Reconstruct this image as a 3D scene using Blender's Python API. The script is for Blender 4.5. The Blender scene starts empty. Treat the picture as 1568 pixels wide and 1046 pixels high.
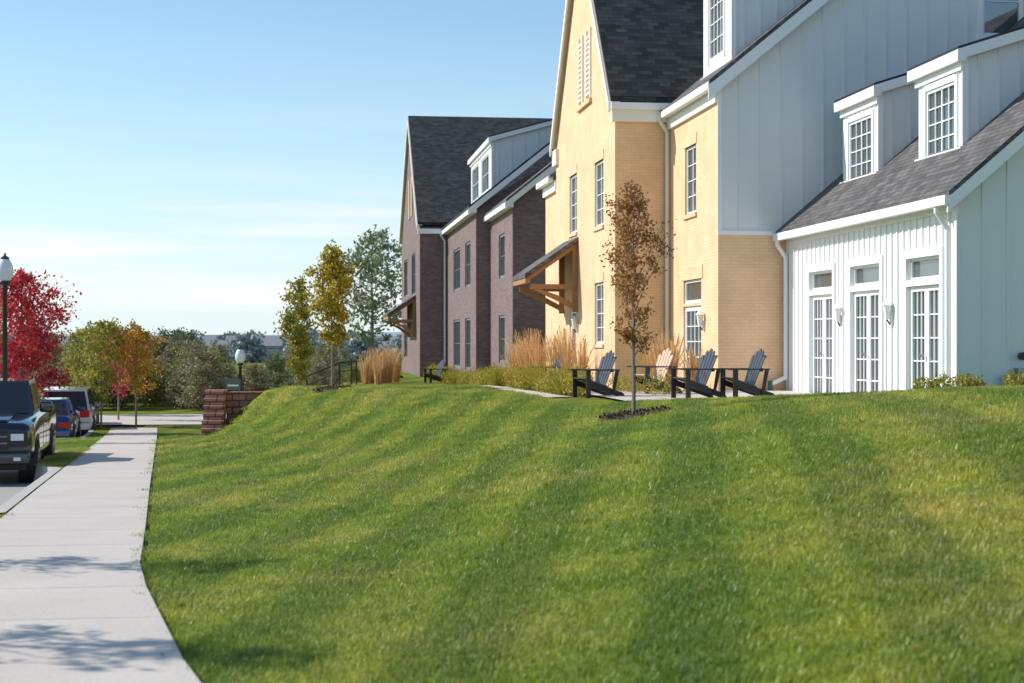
import bpy, math, random
import numpy as np
from mathutils import Vector, noise, Matrix
R = random.Random(7)
scene = bpy.context.scene
COL = scene.collection

# ------------------------------------------------------------------ materials
def newmat(name):
    m = bpy.data.materials.new(name); m.use_nodes = True
    nt = m.node_tree; nt.nodes.clear()
    out = nt.nodes.new('ShaderNodeOutputMaterial')
    p = nt.nodes.new('ShaderNodeBsdfPrincipled')
    nt.links.new(p.outputs[0], out.inputs[0])
    return m, nt, p, out
def N(nt, t, **k):
    n = nt.nodes.new(t)
    for a, b in k.items(): setattr(n, a, b)
    return n
def ramp(nt, stops, fac=None, interp='LINEAR'):
    r = nt.nodes.new('ShaderNodeValToRGB'); cr = r.color_ramp; cr.interpolation = interp
    while len(cr.elements) > 1: cr.elements.remove(cr.elements[-1])
    cr.elements[0].position = stops[0][0]; cr.elements[0].color = (*stops[0][1], 1)
    for s, c in stops[1:]:
        e = cr.elements.new(s); e.color = (*c, 1)
    if fac is not None: nt.links.new(fac, r.inputs[0])
    return r
def mix(nt, a, b, fac, mode='MIX'):
    m = nt.nodes.new('ShaderNodeMix'); m.data_type = 'RGBA'; m.blend_type = mode
    for sock, v in ((m.inputs[6], a), (m.inputs[7], b)):
        if isinstance(v, tuple): sock.default_value = (*v, 1)
        else: nt.links.new(v, sock)
    if isinstance(fac, (int, float)): m.inputs[0].default_value = fac
    else: nt.links.new(fac, m.inputs[0])
    return m.outputs[2]
def nz(nt, scale, detail=4, vec=None, rough=.55):
    n = nt.nodes.new('ShaderNodeTexNoise'); n.inputs['Scale'].default_value = scale
    n.inputs['Detail'].default_value = detail; n.inputs['Roughness'].default_value = rough
    if vec is not None: nt.links.new(vec, n.inputs['Vector'])
    return n
def pos(nt): return nt.nodes.new('ShaderNodeNewGeometry').outputs['Position']
def bump(nt, p, h, strength=.3, dist=.01):
    b = nt.nodes.new('ShaderNodeBump'); b.inputs['Strength'].default_value = strength
    b.inputs['Distance'].default_value = dist
    nt.links.new(h, b.inputs['Height']); nt.links.new(b.outputs[0], p.inputs['Normal'])

def plain(name, col, rough=.6, var=.12, metal=0, spec=.5, scale=3, coat=0):
    m, nt, p, o = newmat(name)
    n = nz(nt, scale, 4, pos(nt))
    c = mix(nt, tuple(x*(1-var) for x in col), tuple(min(1, x*(1+var)) for x in col), n.outputs[0])
    nt.links.new(c, p.inputs['Base Color'])
    p.inputs['Roughness'].default_value = rough; p.inputs['Metallic'].default_value = metal
    p.inputs['Specular IOR Level'].default_value = spec
    p.inputs['Coat Weight'].default_value = coat
    return m
def brickmat(name, c1, c2, mort, rough=.8, bw=.24, rh=.08, ms=.008, bs=.5, lo=.85, hi=1.1):
    m, nt, p, o = newmat(name)
    uv = N(nt, 'ShaderNodeUVMap')
    b = N(nt, 'ShaderNodeTexBrick')
    nt.links.new(uv.outputs[0], b.inputs['Vector'])
    b.inputs['Color1'].default_value = (*c1, 1); b.inputs['Color2'].default_value = (*c2, 1)
    b.inputs['Mortar'].default_value = (*mort, 1)
    b.inputs['Scale'].default_value = 1; b.inputs['Brick Width'].default_value = bw
    b.inputs['Row Height'].default_value = rh; b.inputs['Mortar Size'].default_value = ms
    b.inputs['Mortar Smooth'].default_value = .3
    n = nz(nt, 1.3, 5, pos(nt))
    r = ramp(nt, [(.25, (lo,)*3), (.75, (hi,)*3)], n.outputs[0])
    nt.links.new(mix(nt, b.outputs[0], r.outputs[0], 1.0, 'MULTIPLY'), p.inputs['Base Color'])
    inv = N(nt, 'ShaderNodeMath', operation='SUBTRACT'); inv.inputs[0].default_value = 1
    nt.links.new(b.outputs['Fac'], inv.inputs[1])
    bump(nt, p, inv.outputs[0], bs, .012)
    p.inputs['Roughness'].default_value = rough
    return m
M = {}
M['beige'] = brickmat('beige_painted_brick', (.83, .545, .32), (.87, .59, .36), (.74, .47, .27), bw=.22, rh=.075, ms=.006, bs=.25)
M['brick'] = brickmat('brown_brick', (.26, .17, .16), (.15, .10, .10), (.23, .175, .165), bw=.22, rh=.075)
M['redstone'] = brickmat('red_block', (.52, .25, .18), (.40, .18, .125), (.10, .06, .045), bw=.4, rh=.2, ms=.022)
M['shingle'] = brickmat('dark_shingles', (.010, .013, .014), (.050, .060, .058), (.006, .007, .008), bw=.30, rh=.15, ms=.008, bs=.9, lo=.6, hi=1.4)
M['shinglelit'] = brickmat('sunlit_grey_shingles', (.07, .064, .064), (.16, .148, .142), (.035, .035, .035), bw=.30, rh=.15, ms=.01, bs=.9, lo=.75, hi=1.2)  # lighter shingle copy for sun-facing slopes, sunlight put into the colour
M['white'] = plain('white_siding', (.76, .765, .76), .55, .04, scale=1.2)
M['trim'] = plain('white_trim', (.87, .87, .86), .45, .03)
M['cream'] = plain('cream_trim', (.86, .80, .71), .5, .04)
M['black'] = plain('black_edge', (.02, .02, .022), .5, .2)
M['louvre'] = plain('louvre_tan', (.50, .36, .22), .6, .08)
M['wood'] = plain('cedar_timber', (.42, .20, .08), .6, .3, scale=8)
M['iron'] = plain('dark_iron', (.02, .024, .024), .4, .2)
M['greyframe'] = plain('grey_window_frame', (.20, .21, .215), .5, .1)
M['chairdark'] = plain('charcoal_plastic', (.02, .021, .026), .35, .2)
M['chairslat'] = plain('black_slats', (.06, .06, .068), .3, .1)
M['chairtan'] = plain('tan_plastic', (.62, .42, .28), .5, .1)
M['bark'] = plain('bark', (.24, .20, .16), .9, .4, scale=20)
M['mulch'] = plain('mulch', (.08, .045, .03), .95, .6, scale=30)
M['pvc'] = plain('green_pipe', (.02, .12, .08), .5, .1)
M['tyre'] = plain('tyre', (.015, .015, .016), .8, .2)
M['chrome'] = plain('chrome', (.6, .6, .62), .2, .05, metal=1)
M['alloy'] = plain('alloy', (.35, .35, .37), .35, .05, metal=.8)
M['lampw'] = plain('headlight_glass', (.75, .77, .8), .1, .05)
M['red'] = plain('tail_light', (.5, .015, .01), .2, .1)
M['paintblack'] = plain('dark_car_paint', (.008, .012, .022), .18, .05, coat=1)
M['paintblue'] = plain('blue_car_paint', (.012, .04, .15), .2, .05, coat=1)
M['paintwhite'] = plain('white_car_paint', (.6, .61, .63), .25, .03, coat=1)
M['carglass'] = plain('car_glass', (.01, .013, .016), .05, .05, spec=.8)
M['globe'] = plain('frosted_globe', (.75, .78, .82), .15, .03)
M['signgreen'] = plain('sign_panel', (.1, .16, .12), .5, .1)
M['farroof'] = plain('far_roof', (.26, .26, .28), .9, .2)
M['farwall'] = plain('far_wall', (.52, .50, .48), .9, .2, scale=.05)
def glass():
    m, nt, p, o = newmat('window_glass')
    n = nz(nt, .8, 2, pos(nt))
    nt.links.new(mix(nt, (.02, .026, .03), (.12, .145, .16), n.outputs[0]), p.inputs['Base Color'])  # paler blue-grey areas paint sky reflection into the pane colour
    p.inputs['Roughness'].default_value = .04; p.inputs['Specular IOR Level'].default_value = 1.0
    p.inputs['IOR'].default_value = 2.0
    n2 = nz(nt, 1.5, 2, pos(nt)); bump(nt, p, n2.outputs[0], .1, .02)
    return m
M['glass'] = glass()
def concrete(name, a, b, joint=True):
    m, nt, p, o = newmat(name)
    P = pos(nt); n1 = nz(nt, .9, 6, P, .65); n2 = nz(nt, 60, 3, P)
    c = mix(nt, a, b, n1.outputs[0])
    r = ramp(nt, [(.3, (.84, .84, .84)), (.7, (1.08, 1.08, 1.08))], n2.outputs[0])
    nt.links.new(mix(nt, c, r.outputs[0], 1.0, 'MULTIPLY'), p.inputs['Base Color'])
    p.inputs['Roughness'].default_value = .85; bump(nt, p, n2.outputs[0], .25, .004)
    return m
M['concrete'] = concrete('concrete', (.47, .41, .355), (.70, .62, .55))
M['road'] = concrete('road_concrete', (.33, .31, .285), (.44, .415, .38))
M['kerb'] = concrete('kerb_concrete', (.44, .41, .37), (.54, .50, .46))

def lawncolor(nt, dark=1.0):
    P = pos(nt)
    n1 = nz(nt, .35, 3, P, .6); n2 = nz(nt, 2.2, 3, P, .65)
    a = ramp(nt, [(.30, (.22*dark, .33*dark, .040*dark)), (.5, (.33*dark, .40*dark, .050*dark)), (.68, (.46*dark, .45*dark, .085*dark))], n1.outputs[0])
    b = ramp(nt, [(.3, (.68, .80, .85)), (.7, (1.18, 1.1, 1.1))], n2.outputs[0])
    c = mix(nt, a.outputs[0], b.outputs[0], 1.0, 'MULTIPLY')
    mp = N(nt, 'ShaderNodeMapping'); mp.inputs['Rotation'].default_value = (0, 0, math.radians(14)); nt.links.new(P, mp.inputs[0])
    w = N(nt, 'ShaderNodeTexWave'); w.inputs['Scale'].default_value = .26; w.inputs['Distortion'].default_value = 1.2; w.inputs['Detail'].default_value = 1
    w.inputs['Detail Scale'].default_value = .5
    nt.links.new(mp.outputs[0], w.inputs[0])
    s = ramp(nt, [(.3, (.82, .87, .92)), (.7, (1.15, 1.10, 1.08))], w.outputs['Fac'])
    return mix(nt, c, s.outputs[0], 1.0, 'MULTIPLY')
def lawn():
    m, nt, p, o = newmat('lawn')
    c = lawncolor(nt, .58); P = pos(nt)
    n3 = nz(nt, 25, 4, P, .7)
    r = ramp(nt, [(.3, (.5, .55, .45)), (.7, (1.25, 1.2, 1.1))], n3.outputs[0])
    nt.links.new(mix(nt, c, r.outputs[0], 1.0, 'MULTIPLY'), p.inputs['Base Color'])
    p.inputs['Roughness'].default_value = 1; p.inputs['Specular IOR Level'].default_value = .1
    bump(nt, p, n3.outputs[0], .6, .04)
    return m
M['lawn'] = lawn()
def leafmat(name, cols, trans=.35, rough=.5, lawnmode=False):
    m, nt, p, o = newmat(name)
    g = nt.nodes.new('ShaderNodeNewGeometry')
    st = [(i/(len(cols)-1) if len(cols) > 1 else 0, c) for i, c in enumerate(cols)]
    if lawnmode:
        base = lawncolor(nt, 1.0)
        v = ramp(nt, [(0, (.62, .66, .62)), (.5, (1, 1, 1)), (.88, (1.2, 1.15, 1.4)), (.91, (1.4, 1.3, 2.8)), (1, (1.7, 1.5, 4.5))], g.outputs['Random Per Island'])  # top stops paint bluish-white highlights onto a few blades
        c = mix(nt, base, v.outputs[0], 1.0, 'MULTIPLY')
    else:
        r = ramp(nt, st, g.outputs['Random Per Island']); c = r.outputs[0]
    nt.links.new(c, p.inputs['Base Color']); p.inputs['Roughness'].default_value = rough
    p.inputs['Specular IOR Level'].default_value = .35
    t = N(nt, 'ShaderNodeBsdfTranslucent'); nt.links.new(c, t.inputs[0])
    mx = N(nt, 'ShaderNodeMixShader'); mx.inputs[0].default_value = trans
    nt.links.new(p.outputs[0], mx.inputs[1]); nt.links.new(t.outputs[0], mx.inputs[2])
    nt.links.new(mx.outputs[0], o.inputs[0])
    return m
M['grassblade'] = leafmat('grass_blades', [], .45, .38, True)
M['l_red'] = leafmat('red_leaves', [(.28, .014, .035), (.58, .035, .07), (.75, .11, .11), (.34, .014, .03)], .45)
M['l_orange'] = leafmat('orange_leaves', [(.45, .28, .03), (.58, .38, .03), (.55, .22, .03), (.2, .2, .03)], .4)
M['l_yellow'] = leafmat('yellow_leaves', [(.62, .42, .03), (.52, .40, .04), (.15, .19, .03), (.66, .40, .03)], .45)
M['l_olive'] = leafmat('olive_leaves', [(.36, .34, .05), (.18, .22, .04), (.55, .42, .05)], .4)
M['l_rust'] = leafmat('rust_leaves', [(.44, .18, .045), (.32, .12, .04), (.48, .26, .07), (.2, .12, .05)], .4)
M['l_green'] = leafmat('green_leaves', [(.10, .15, .06), (.15, .20, .08), (.21, .24, .11)], .35)
M['l_brush'] = leafmat('brush_leaves', [(.22, .22, .12), (.30, .27, .15), (.36, .28, .16), (.18, .20, .11)], .3)
M['l_grey'] = leafmat('willow_leaves', [(.20, .26, .13), (.28, .33, .19), (.16, .19, .09)], .35)
M['l_far'] = leafmat('hazy_far_leaves', [(.22, .28, .30), (.27, .32, .34), (.34, .33, .31)], .1)  # aerial haze put into the leaf colour as pale blue-grey
M['tan'] = leafmat('tan_plumes', [(.66, .43, .19), (.58, .31, .12), (.78, .57, .32)], .4)
M['shrub'] = leafmat('shrub_leaves', [(.17, .21, .03), (.37, .32, .04), (.54, .40, .06)], .35)

# ------------------------------------------------------------------ mesh builder
def meshobj(name, V, F, mats, mi=None, uv=False, smooth=False, parent=None, link=True):
    me = bpy.data.meshes.new(name); me.from_pydata([tuple(v) for v in V], [], F)
    for m in (mats if isinstance(mats, list) else [mats]): me.materials.append(m)
    if mi is not None: me.polygons.foreach_set('material_index', mi)
    if uv:
        l = me.uv_layers.new(name='UVMap'); Z = Vector((0, 0, 1))
        for p in me.polygons:
            n = p.normal
            if abs(n.z) > .98: h, v = Vector((1, 0, 0)), Vector((0, 1, 0))
            else:
                h = Z.cross(n).normalized(); v = n.cross(h)
            for li in p.loop_indices:
                c = me.vertices[me.loops[li].vertex_index].co
                l.data[li].uv = (c.dot(h), c.dot(v))
    if smooth: me.polygons.foreach_set('use_smooth', [True]*len(me.polygons))
    me.update()
    o = bpy.data.objects.new(name, me)
    if link: COL.objects.link(o)
    if parent: o.parent = parent
    return o
class B:
    def __init__(s, name, loc=(0, 0, 0), rz=0, scale=1):
        s.e = bpy.data.objects.new(name, None); COL.objects.link(s.e)
        s.e.location = loc; s.e.rotation_euler = (0, 0, rz); s.e.scale = (scale,)*3
        s.p = {}
    def part(s, part, mat):
        return s.p.setdefault(part+'|'+mat, ([], [], mat))
    def poly(s, part, mat, pts):
        V, F, _ = s.part(part, mat); i = len(V); V += [tuple(p) for p in pts]; F.append(list(range(i, i+len(pts))))
    def slab(s, part, mat, pts, t):
        pts = [Vector(p) for p in pts]; t = Vector(t)
        V, F, _ = s.part(part, mat); i = len(V); n = len(pts)
        V += [tuple(p) for p in pts] + [tuple(p+t) for p in pts]
        F.append(list(range(i, i+n))); F.append([i+n+k for k in range(n)][::-1])
        for k in range(n):
            j = (k+1) % n; F.append([i+k, i+j, i+n+j, i+n+k][::-1])
    def box(s, part, mat, x0, x1, y0, y1, z0, z1):
        x0, x1 = min(x0, x1), max(x0, x1); y0, y1 = min(y0, y1), max(y0, y1); z0, z1 = min(z0, z1), max(z0, z1)
        s.slab(part, mat, [(x0, y0, z0), (x0, y1, z0), (x1, y1, z0), (x1, y0, z0)], (0, 0, z1-z0))
    def cyl(s, part, mat, p0, p1, r0, r1=None, n=10):
        r1 = r0 if r1 is None else r1
        p0, p1 = Vector(p0), Vector(p1); d = (p1-p0).normalized()
        a = d.orthogonal().normalized(); b = d.cross(a)
        V, F, _ = s.part(part, mat); i = len(V)
        for p, r in ((p0, r0), (p1, r1)):
            for k in range(n):
                t = 2*math.pi*k/n; V.append(tuple(p+a*math.cos(t)*r+b*math.sin(t)*r))
        for k in range(n):
            j = (k+1) % n; F.append([i+k, i+j, i+n+j, i+n+k])
        F.append([i+k for k in range(n)][::-1]); F.append([i+n+k for k in range(n)])
    def lathe(s, part, mat, c, prof, n=16):
        V, F, _ = s.part(part, mat); i = len(V); m = len(prof)
        for r, z in prof:
            for k in range(n):
                t = 2*math.pi*k/n; V.append((c[0]+r*math.cos(t), c[1]+r*math.sin(t), c[2]+z))
        for a in range(m-1):
            for k in range(n):
                j = (k+1) % n; F.append([i+a*n+k, i+a*n+j, i+(a+1)*n+j, i+(a+1)*n+k])
    def done(s, bevel=0, smooth=()):
        for k, (V, F, m) in s.p.items():
            k = k.split('|')[0]
            o = meshobj(k, V, F, M[m], uv=True, parent=s.e, smooth=(k in smooth))
            if bevel and k in smooth:
                md = o.modifiers.new('b', 'BEVEL'); md.width = bevel; md.segments = 3; md.limit_method = 'ANGLE'; md.angle_limit = .5
        return s.e
    def bx(s, part, mat, ax, c, d0, d1, a0, a1, z0, z1):
        if ax == 'x': s.box(part, mat, c+d0, c+d1, a0, a1, z0, z1)
        else: s.box(part, mat, a0, a1, c+d0, c+d1, z0, z1)
    def wall(s, part, mat, ax, c, a0, a1, z0, z1, ops=(), depth=.12):
        P = (lambda a, z, d=0: (c+d, a, z)) if ax == 'x' else (lambda a, z, d=0: (a, c+d, z))
        A = sorted({a0, a1, *[o[0] for o in ops], *[o[1] for o in ops]}); Zs = sorted({z0, z1, *[o[2] for o in ops], *[o[3] for o in ops]})
        A = [a for a in A if a0 <= a <= a1]; Zs = [z for z in Zs if z0 <= z <= z1]
        for i in range(len(A)-1):
            for j in range(len(Zs)-1):
                am, zm = (A[i]+A[i+1])/2, (Zs[j]+Zs[j+1])/2
                if any(o[0] < am < o[1] and o[2] < zm < o[3] for o in ops): continue
                q = [P(A[i], Zs[j]), P(A[i], Zs[j+1]), P(A[i+1], Zs[j+1]), P(A[i+1], Zs[j])]
                s.poly(part, mat, q[::-1])
        for o in ops:
            b0, b1, y0, y1 = o[:4]
            for q in ([P(b0, y0), P(b0, y1), P(b0, y1, depth), P(b0, y0, depth)], [P(b1, y0), P(b1, y0, depth), P(b1, y1, depth), P(b1, y1)],
                      [P(b0, y0), P(b0, y0, depth), P(b1, y0, depth), P(b1, y0)], [P(b0, y1), P(b1, y1), P(b1, y1, depth), P(b0, y1, depth)]):
                s.poly(part, mat, q)
    def window(s, ax, c, a0, a1, z0, z1, cols=2, rows=3, fr=.07, mat='trim', inset=.07, mid=True, mw=.025, sill=None, head=None):
        s.bx('glass', 'glass', ax, c, inset+.03, inset+.04, a0+.01, a1-.01, z0+.01, z1-.01)
        f = 'window_frames'
        s.bx(f, mat, ax, c, inset-.02, inset+.027, a0+.001, a0+fr, z0+.001, z1-.001)
        s.bx(f, mat, ax, c, inset-.02, inset+.027, a1-fr, a1-.001, z0+.001, z1-.001)
        s.bx(f, mat, ax, c, inset-.021, inset+.026, a0+fr, a1-fr, z0+.001, z0+fr)
        s.bx(f, mat, ax, c, inset-.021, inset+.026, a0+fr, a1-fr, z1-fr, z1-.001)
        for i in range(1, cols):
            a = a0+fr+(a1-a0-2*fr)*i/cols; w = mw*(1.6 if (cols % 2 == 0 and i == cols//2 and mid) else 1)
            s.bx(f, mat, ax, c, inset-.005, inset+.024, a-w/2, a+w/2, z0+fr, z1-fr)
        for j in range(1, rows):
            z = z0+fr+(z1-z0-2*fr)*j/rows
            s.bx(f, mat, ax, c, inset+.002, inset+.022, a0+fr, a1-fr, z-mw/2, z+mw/2)
        if sill: s.bx('sills', sill, ax, c, -.05, .06, a0-.08, a1+.08, z0-.10, z0)
        if head: s.bx('sills', head, ax, c, -.02, .05, a0-.08, a1+.08, z1, z1+.26)

# ------------------------------------------------------------------ terrain
TY = [-20, 4, 7.4, 11.9, 15.8, 22.5, 46.6, 60]
TX = [2.6, .25, -.52, -1.24, -1.58, -2.19, -4.33, -5.55]
def xr(y): return float(np.interp(y, TY, TX))
def zs(y): return -.03*(min(max(y, -5), 50)-13)
def plat(y):
    if y < 30: return .6+.055*(30-max(y, 8))
    return float(np.interp(y, [30, 46.5, 58, 80], [.6, .43, .02, -.05]))
def W(y): return float(np.interp(y, [0, 24, 45, 47.2], [12, 12, 4.4, 3.5]))
def S0(y): return float(np.interp(y, [32, 45, 47.2], [0, 1.0, 1.3]))
def sm(t): t = min(1, max(0, t)); return t*t*(3-2*t)
def gz(x, y):
    z0 = zs(y); s = x-xr(y)
    if y > 47.25:
        fade = 1-sm((y-95)/40)
        z = z0+(plat(y)-z0)*sm((x+.9)/3.0)*fade
        if x < xr(y)-.8 and y < 54: z -= .42
        z -= sm((y-110)/500)*3.0
        return z
    if s < -.8: return z0-.45
    if s < 0: return z0-.03
    o = S0(y)
    z = z0-.02+(plat(y)-z0)*sm((s-o)/(W(y)-o))
    z += noise.noise(Vector((x*.35, y*.3, 1.3)))*.05*min(1, s/2)*(1-sm((y-26)/8)*.7)
    return z
def axis(lo, fa, fb, hi, st, g=1.25):
    a = list(np.arange(fa, fb+1e-6, st)); d = st; x = fa
    L = []
    while x > lo: d *= g; x -= d; L.append(x)
    d = st; x = a[-1]; H = []
    while x < hi: d *= g; x += d; H.append(x)
    return L[::-1]+a+H
gx = axis(-2500, -10, 14, 2500, .35); gy = axis(-60, 0, 49.7, 6000, .35)
gy = sorted(gy+[47.2, 47.3])
V = [(x, y, gz(x, y)) for y in gy for x in gx]; nx = len(gx)
F = [[j*nx+i, j*nx+i+1, (j+1)*nx+i+1, (j+1)*nx+i] for j in range(len(gy)-1) for i in range(nx-1)]
meshobj('ground', V, F, M['lawn'], smooth=True)

def strip(name, mat, ys, fl, fr_, fz, n=4):
    V = []; F = []
    for y in ys:
        a, b = fl(y), fr_(y)
        for k in range(n+1):
            x = a+(b-a)*k/n; V.append((x, y, fz(x, y)))
    for j in range(len(ys)-1):
        for k in range(n):
            i = j*(n+1)+k; F.append([i, i+1, i+n+2, i+n+1])
    return meshobj(name, V, F, M[mat], uv=True)
V = []; F = []
y = 2.0
while y < 52:
    y1 = y+1.5-.012
    a = [(xr(y)-1.5, y, zs(y)+.012), (xr(y), y, zs(y)+.012), (xr(y1), y1, zs(y1)+.012), (xr(y1)-1.5, y1, zs(y1)+.012)]
    i = len(V); V += a+[(p[0], p[1], p[2]-.06) for p in a]
    F += [[i, i+1, i+2, i+3], [i, i+4, i+5, i+1], [i+1, i+5, i+6, i+2], [i+2, i+6, i+7, i+3], [i+3, i+7, i+4, i]]
    y += 1.5
o = meshobj('pavement', V, F, M['concrete'], uv=True)
def sw(y): return float(np.interp(y, [0, 16.2, 17.6, 28, 29.5, 36.5, 38, 43.5, 45, 53], [4.2, 4.2, .04, .04, .5, .5, 3.6, 3.6, .5, .5]))
ys = list(np.arange(1, 53, .5))
strip('verge', 'lawn', ys, lambda y: xr(y)-1.5-sw(y), lambda y: xr(y)-1.497, lambda x, y: zs(y)-.005+.02*noise.noise(Vector((x, y, 0))))
strip('kerb', 'kerb', ys, lambda y: xr(y)-1.5-sw(y)-.15, lambda y: xr(y)-1.5-sw(y), lambda x, y: zs(y)+.004, 1)
V = []; F = []
for i, y in enumerate(ys):
    x = xr(y)-1.65-sw(y); V += [(x, y, zs(y)+.004), (x-.02, y, zs(y)-.4)]
    if i: F.append([2*i-2, 2*i, 2*i+1, 2*i-1])
meshobj('kerb_face', V, F, M['kerb'], uv=True).parent = bpy.data.objects['kerb']
strip('road', 'road', ys+[55], lambda y: xr(y)-16, lambda y: xr(y)-1.2-sw(y)*.98 if y < 53.2 else xr(y)-1.2, lambda x, y: zs(y)-.33, 3)
strip('cross_street', 'concrete', [54.5, 58, 62], lambda y: -60, lambda y: 1, lambda x, y: max(gz(x, y), zs(y))+.03, 30)
strip('patio', 'concrete', [29.3, 32, 35], lambda y: 6.0, lambda y: 11, lambda x, y: .625, 2)
strip('walkway', 'concrete', list(np.arange(33, 60, 1.)), lambda y: 5.05, lambda y: 5.6, lambda x, y: gz(x, y)+.025, 1)

# ------------------------------------------------------------------ white + beige house
b = B('beige_brick_house')
z0 = -.2
GX, GY0, GY1, GE, GR = 7.93, 40.0, 49.7, 7.87, 14.0
GM = (GY0+GY1)/2
wins = [(45.8, 47.1, 5.0, 6.75), (41.6, 42.9, 4.9, 6.69), (41.6, 42.9, 1.68, 3.36)]
door = (46.0, 47.1, .45, 2.75)
b.wall('walls', 'beige', 'x', GX, GY0, GY1, z0, GE, wins+[door])
b.poly('walls', 'beige', [(GX, GY0, GE), (GX, GY1, GE), (GX, GM, GR)])
b.poly('walls', 'beige', [(GX, GY0, z0), (GX, GY0, GE), (12, GY0, GE), (12, GY0, z0)])
b.poly('walls', 'beige', [(GX, GY1, z0), (GX, GY1, GE), (12, GY1, GE), (12, GY1, z0)])
for w in wins: b.window('x', GX, *w, cols=2, rows=4, sill='beige', head='beige')
b.window('x', GX, *door, cols=1, rows=2, fr=.15)
for (a0, a1) in ((43.5, 44.0), (44.75, 45.25)):
    b.bx('louvres', 'louvre', 'x', GX, -.03, .0, a0, a1, 8.7, 10.5)
    b.bx('louvres', 'cream', 'x', GX, -.05, -.002, a0-.1, a0, 8.6, 10.6); b.bx('louvres', 'cream', 'x', GX, -.05, -.002, a1, a1+.1, 8.6, 10.6)
    for k in range(12):
        b.bx('louvres', 'cream', 'x', GX, -.05, -.031, a0, a1, 8.74+k*.145, 8.80+k*.145)
b.bx('louvres', 'beige', 'x', GX, -.09, -.002, 43.3, 45.45, 8.48, 8.6)
def gable_roof(b, x0, x1, ya, ym, yb, ze, zr, ov=.25, t=.14, mat='shingle'):
    s1 = (zr-ze)/(ym-ya)
    b.slab('roof', mat, [(x0, ya-ov, ze-ov*s1), (x1, ya-ov, ze-ov*s1), (x1, ym, zr), (x0, ym, zr)], (0, 0, t))
    s2 = (zr-ze)/(yb-ym)
    b.slab('roof', mat, [(x0, yb+ov, ze-ov*s2), (x0, ym, zr+.001), (x1, ym, zr+.001), (x1, yb+ov, ze-ov*s2)], (0, 0, t))
    for (y, s_) in ((ya-ov, 1), (yb+ov, -1)):
        zz = ze-ov*s1
        b.slab('rake_boards', 'cream', [(x0-.06, y, zz-.28), (x0-.06, y, zz-.02), (x0-.06, ym, zr-.02), (x0-.06, ym, zr-.32)], (.055, 0, 0))
        b.slab('soffit', 'cream', [(x0, y, zz-.03), (x0, ym, zr-.03), (x0+.25, ym, zr-.03), (x0+.25, y, zz-.03)], (0, 0, .02))
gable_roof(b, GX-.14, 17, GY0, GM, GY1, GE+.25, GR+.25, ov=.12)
b.box('gutters', 'cream', GX-.1, 9.3, GY0-.14, GY0-.002, GE-.42, GE-.12)
b.box('gutters', 'trim', GX-.14, 9.35, GY0-.24, GY0-.1, GE-.12, GE+.06)
b.box('gutters', 'cream', GX-.1, GX-.002, GY1-.5, GY1+.2, GE-.5, GE-.0)
# --- facade B
FX, FY0, FY1 = 9.37, 35.1, 40.0
dB = (36.65, 38.45, .5, 2.62); tB = (36.65, 38.45, 2.70, 3.27); wB = (37.15, 38.3, 4.89, 6.57)
b.wall('walls', 'beige', 'x', FX, FY0, FY1, z0, 7.6, [dB, tB, wB])
b.window('x', FX, *wB, cols=2, rows=4, sill='beige', head='beige')
b.window('x', FX, *dB, cols=4, rows=5, fr=.12); b.window('x', FX, *tB, cols=1, rows=1)
b.bx('sills', 'beige', 'x', FX, -.02, .05, 36.5, 38.6, 3.27, 3.6)
b.bx('gutters', 'trim', 'x', FX, -.08, -.002, FY0, FY1, 7.25, 7.55)
b.bx('gutters', 'trim', 'x', FX, -.30, -.16, FY0-.25, FY1-.1, 7.52, 7.68)
b.bx('gutters', 'trim', 'x', FX, -.16, .0, FY0-.02, FY1, 7.553, 7.6)
MS = .82; rz = lambda x: 7.62+MS*(x-9.1)
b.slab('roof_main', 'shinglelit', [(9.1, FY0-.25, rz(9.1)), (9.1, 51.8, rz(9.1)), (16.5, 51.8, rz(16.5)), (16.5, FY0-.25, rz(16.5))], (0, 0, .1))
b.poly('walls', 'beige', [(FX, FY0, z0), (FX, FY0, 4.2), (11.4, FY0, 4.2), (11.4, FY0, z0)])
uw = (15.75, 16.75, 8.95, 10.6)
b.poly('siding', 'white', [(FX, FY0, 4.2), (FX, FY0, rz(FX)), (15.6, FY0, rz(15.6)), (15.6, FY0, 4.2)])
b.wall('siding', 'white', 'y', FY0, 15.6, 24, 4.2, 12.75, [uw])
b.window('y', FY0, *uw, cols=1, rows=2)
for q in ((15.63, 15.75), (16.75, 16.87)): b.bx('corner_boards', 'trim', 'y', FY0, -.04, -.002, q[0], q[1], 8.95, 10.6)
b.bx('corner_boards', 'trim', 'y', FY0, -.05, -.002, 15.6, 16.9, 8.8, 8.95)
x = FX+.5
while x < 23:
    top = min(rz(x)-.3, 12.7)
    if not (15.6 < x < 16.9): b.bx('battens', 'white', 'y', FY0, -.022, -.001, x-.025, x+.025, 4.3, top)
    else: b.bx('battens', 'white', 'y', FY0, -.022, -.001, x-.025, x+.025, 4.3, 8.79)
    x += .5
b.bx('corner_boards', 'trim', 'y', FY0, -.03, -.001, FX-.02, FX+.07, 4.3, 7.55)
b.bx('corner_boards', 'trim', 'y', FY0, -.04, -.001, FX-.02, 11.2, 4.2, 4.3)
b.slab('rake_boards_main', 'trim', [(9.08, FY0-.26, rz(9.08)-.33), (9.08, FY0-.26, rz(9.08)-.01), (16.5, FY0-.26, rz(16.5)-.01), (16.5, FY0-.26, rz(16.5)-.33)], (0, .05, 0))
b.slab('soffit', 'trim', [(9.1, FY0-.21, rz(9.1)-.04), (16.5, FY0-.21, rz(16.5)-.04), (16.5, FY0-.002, rz(16.5)-.04), (9.1, FY0-.002, rz(9.1)-.04)], (0, 0, .03))
b.wall('walls', 'beige', 'x', 8.0, GY1, 52.4, z0, 7.0)
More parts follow.
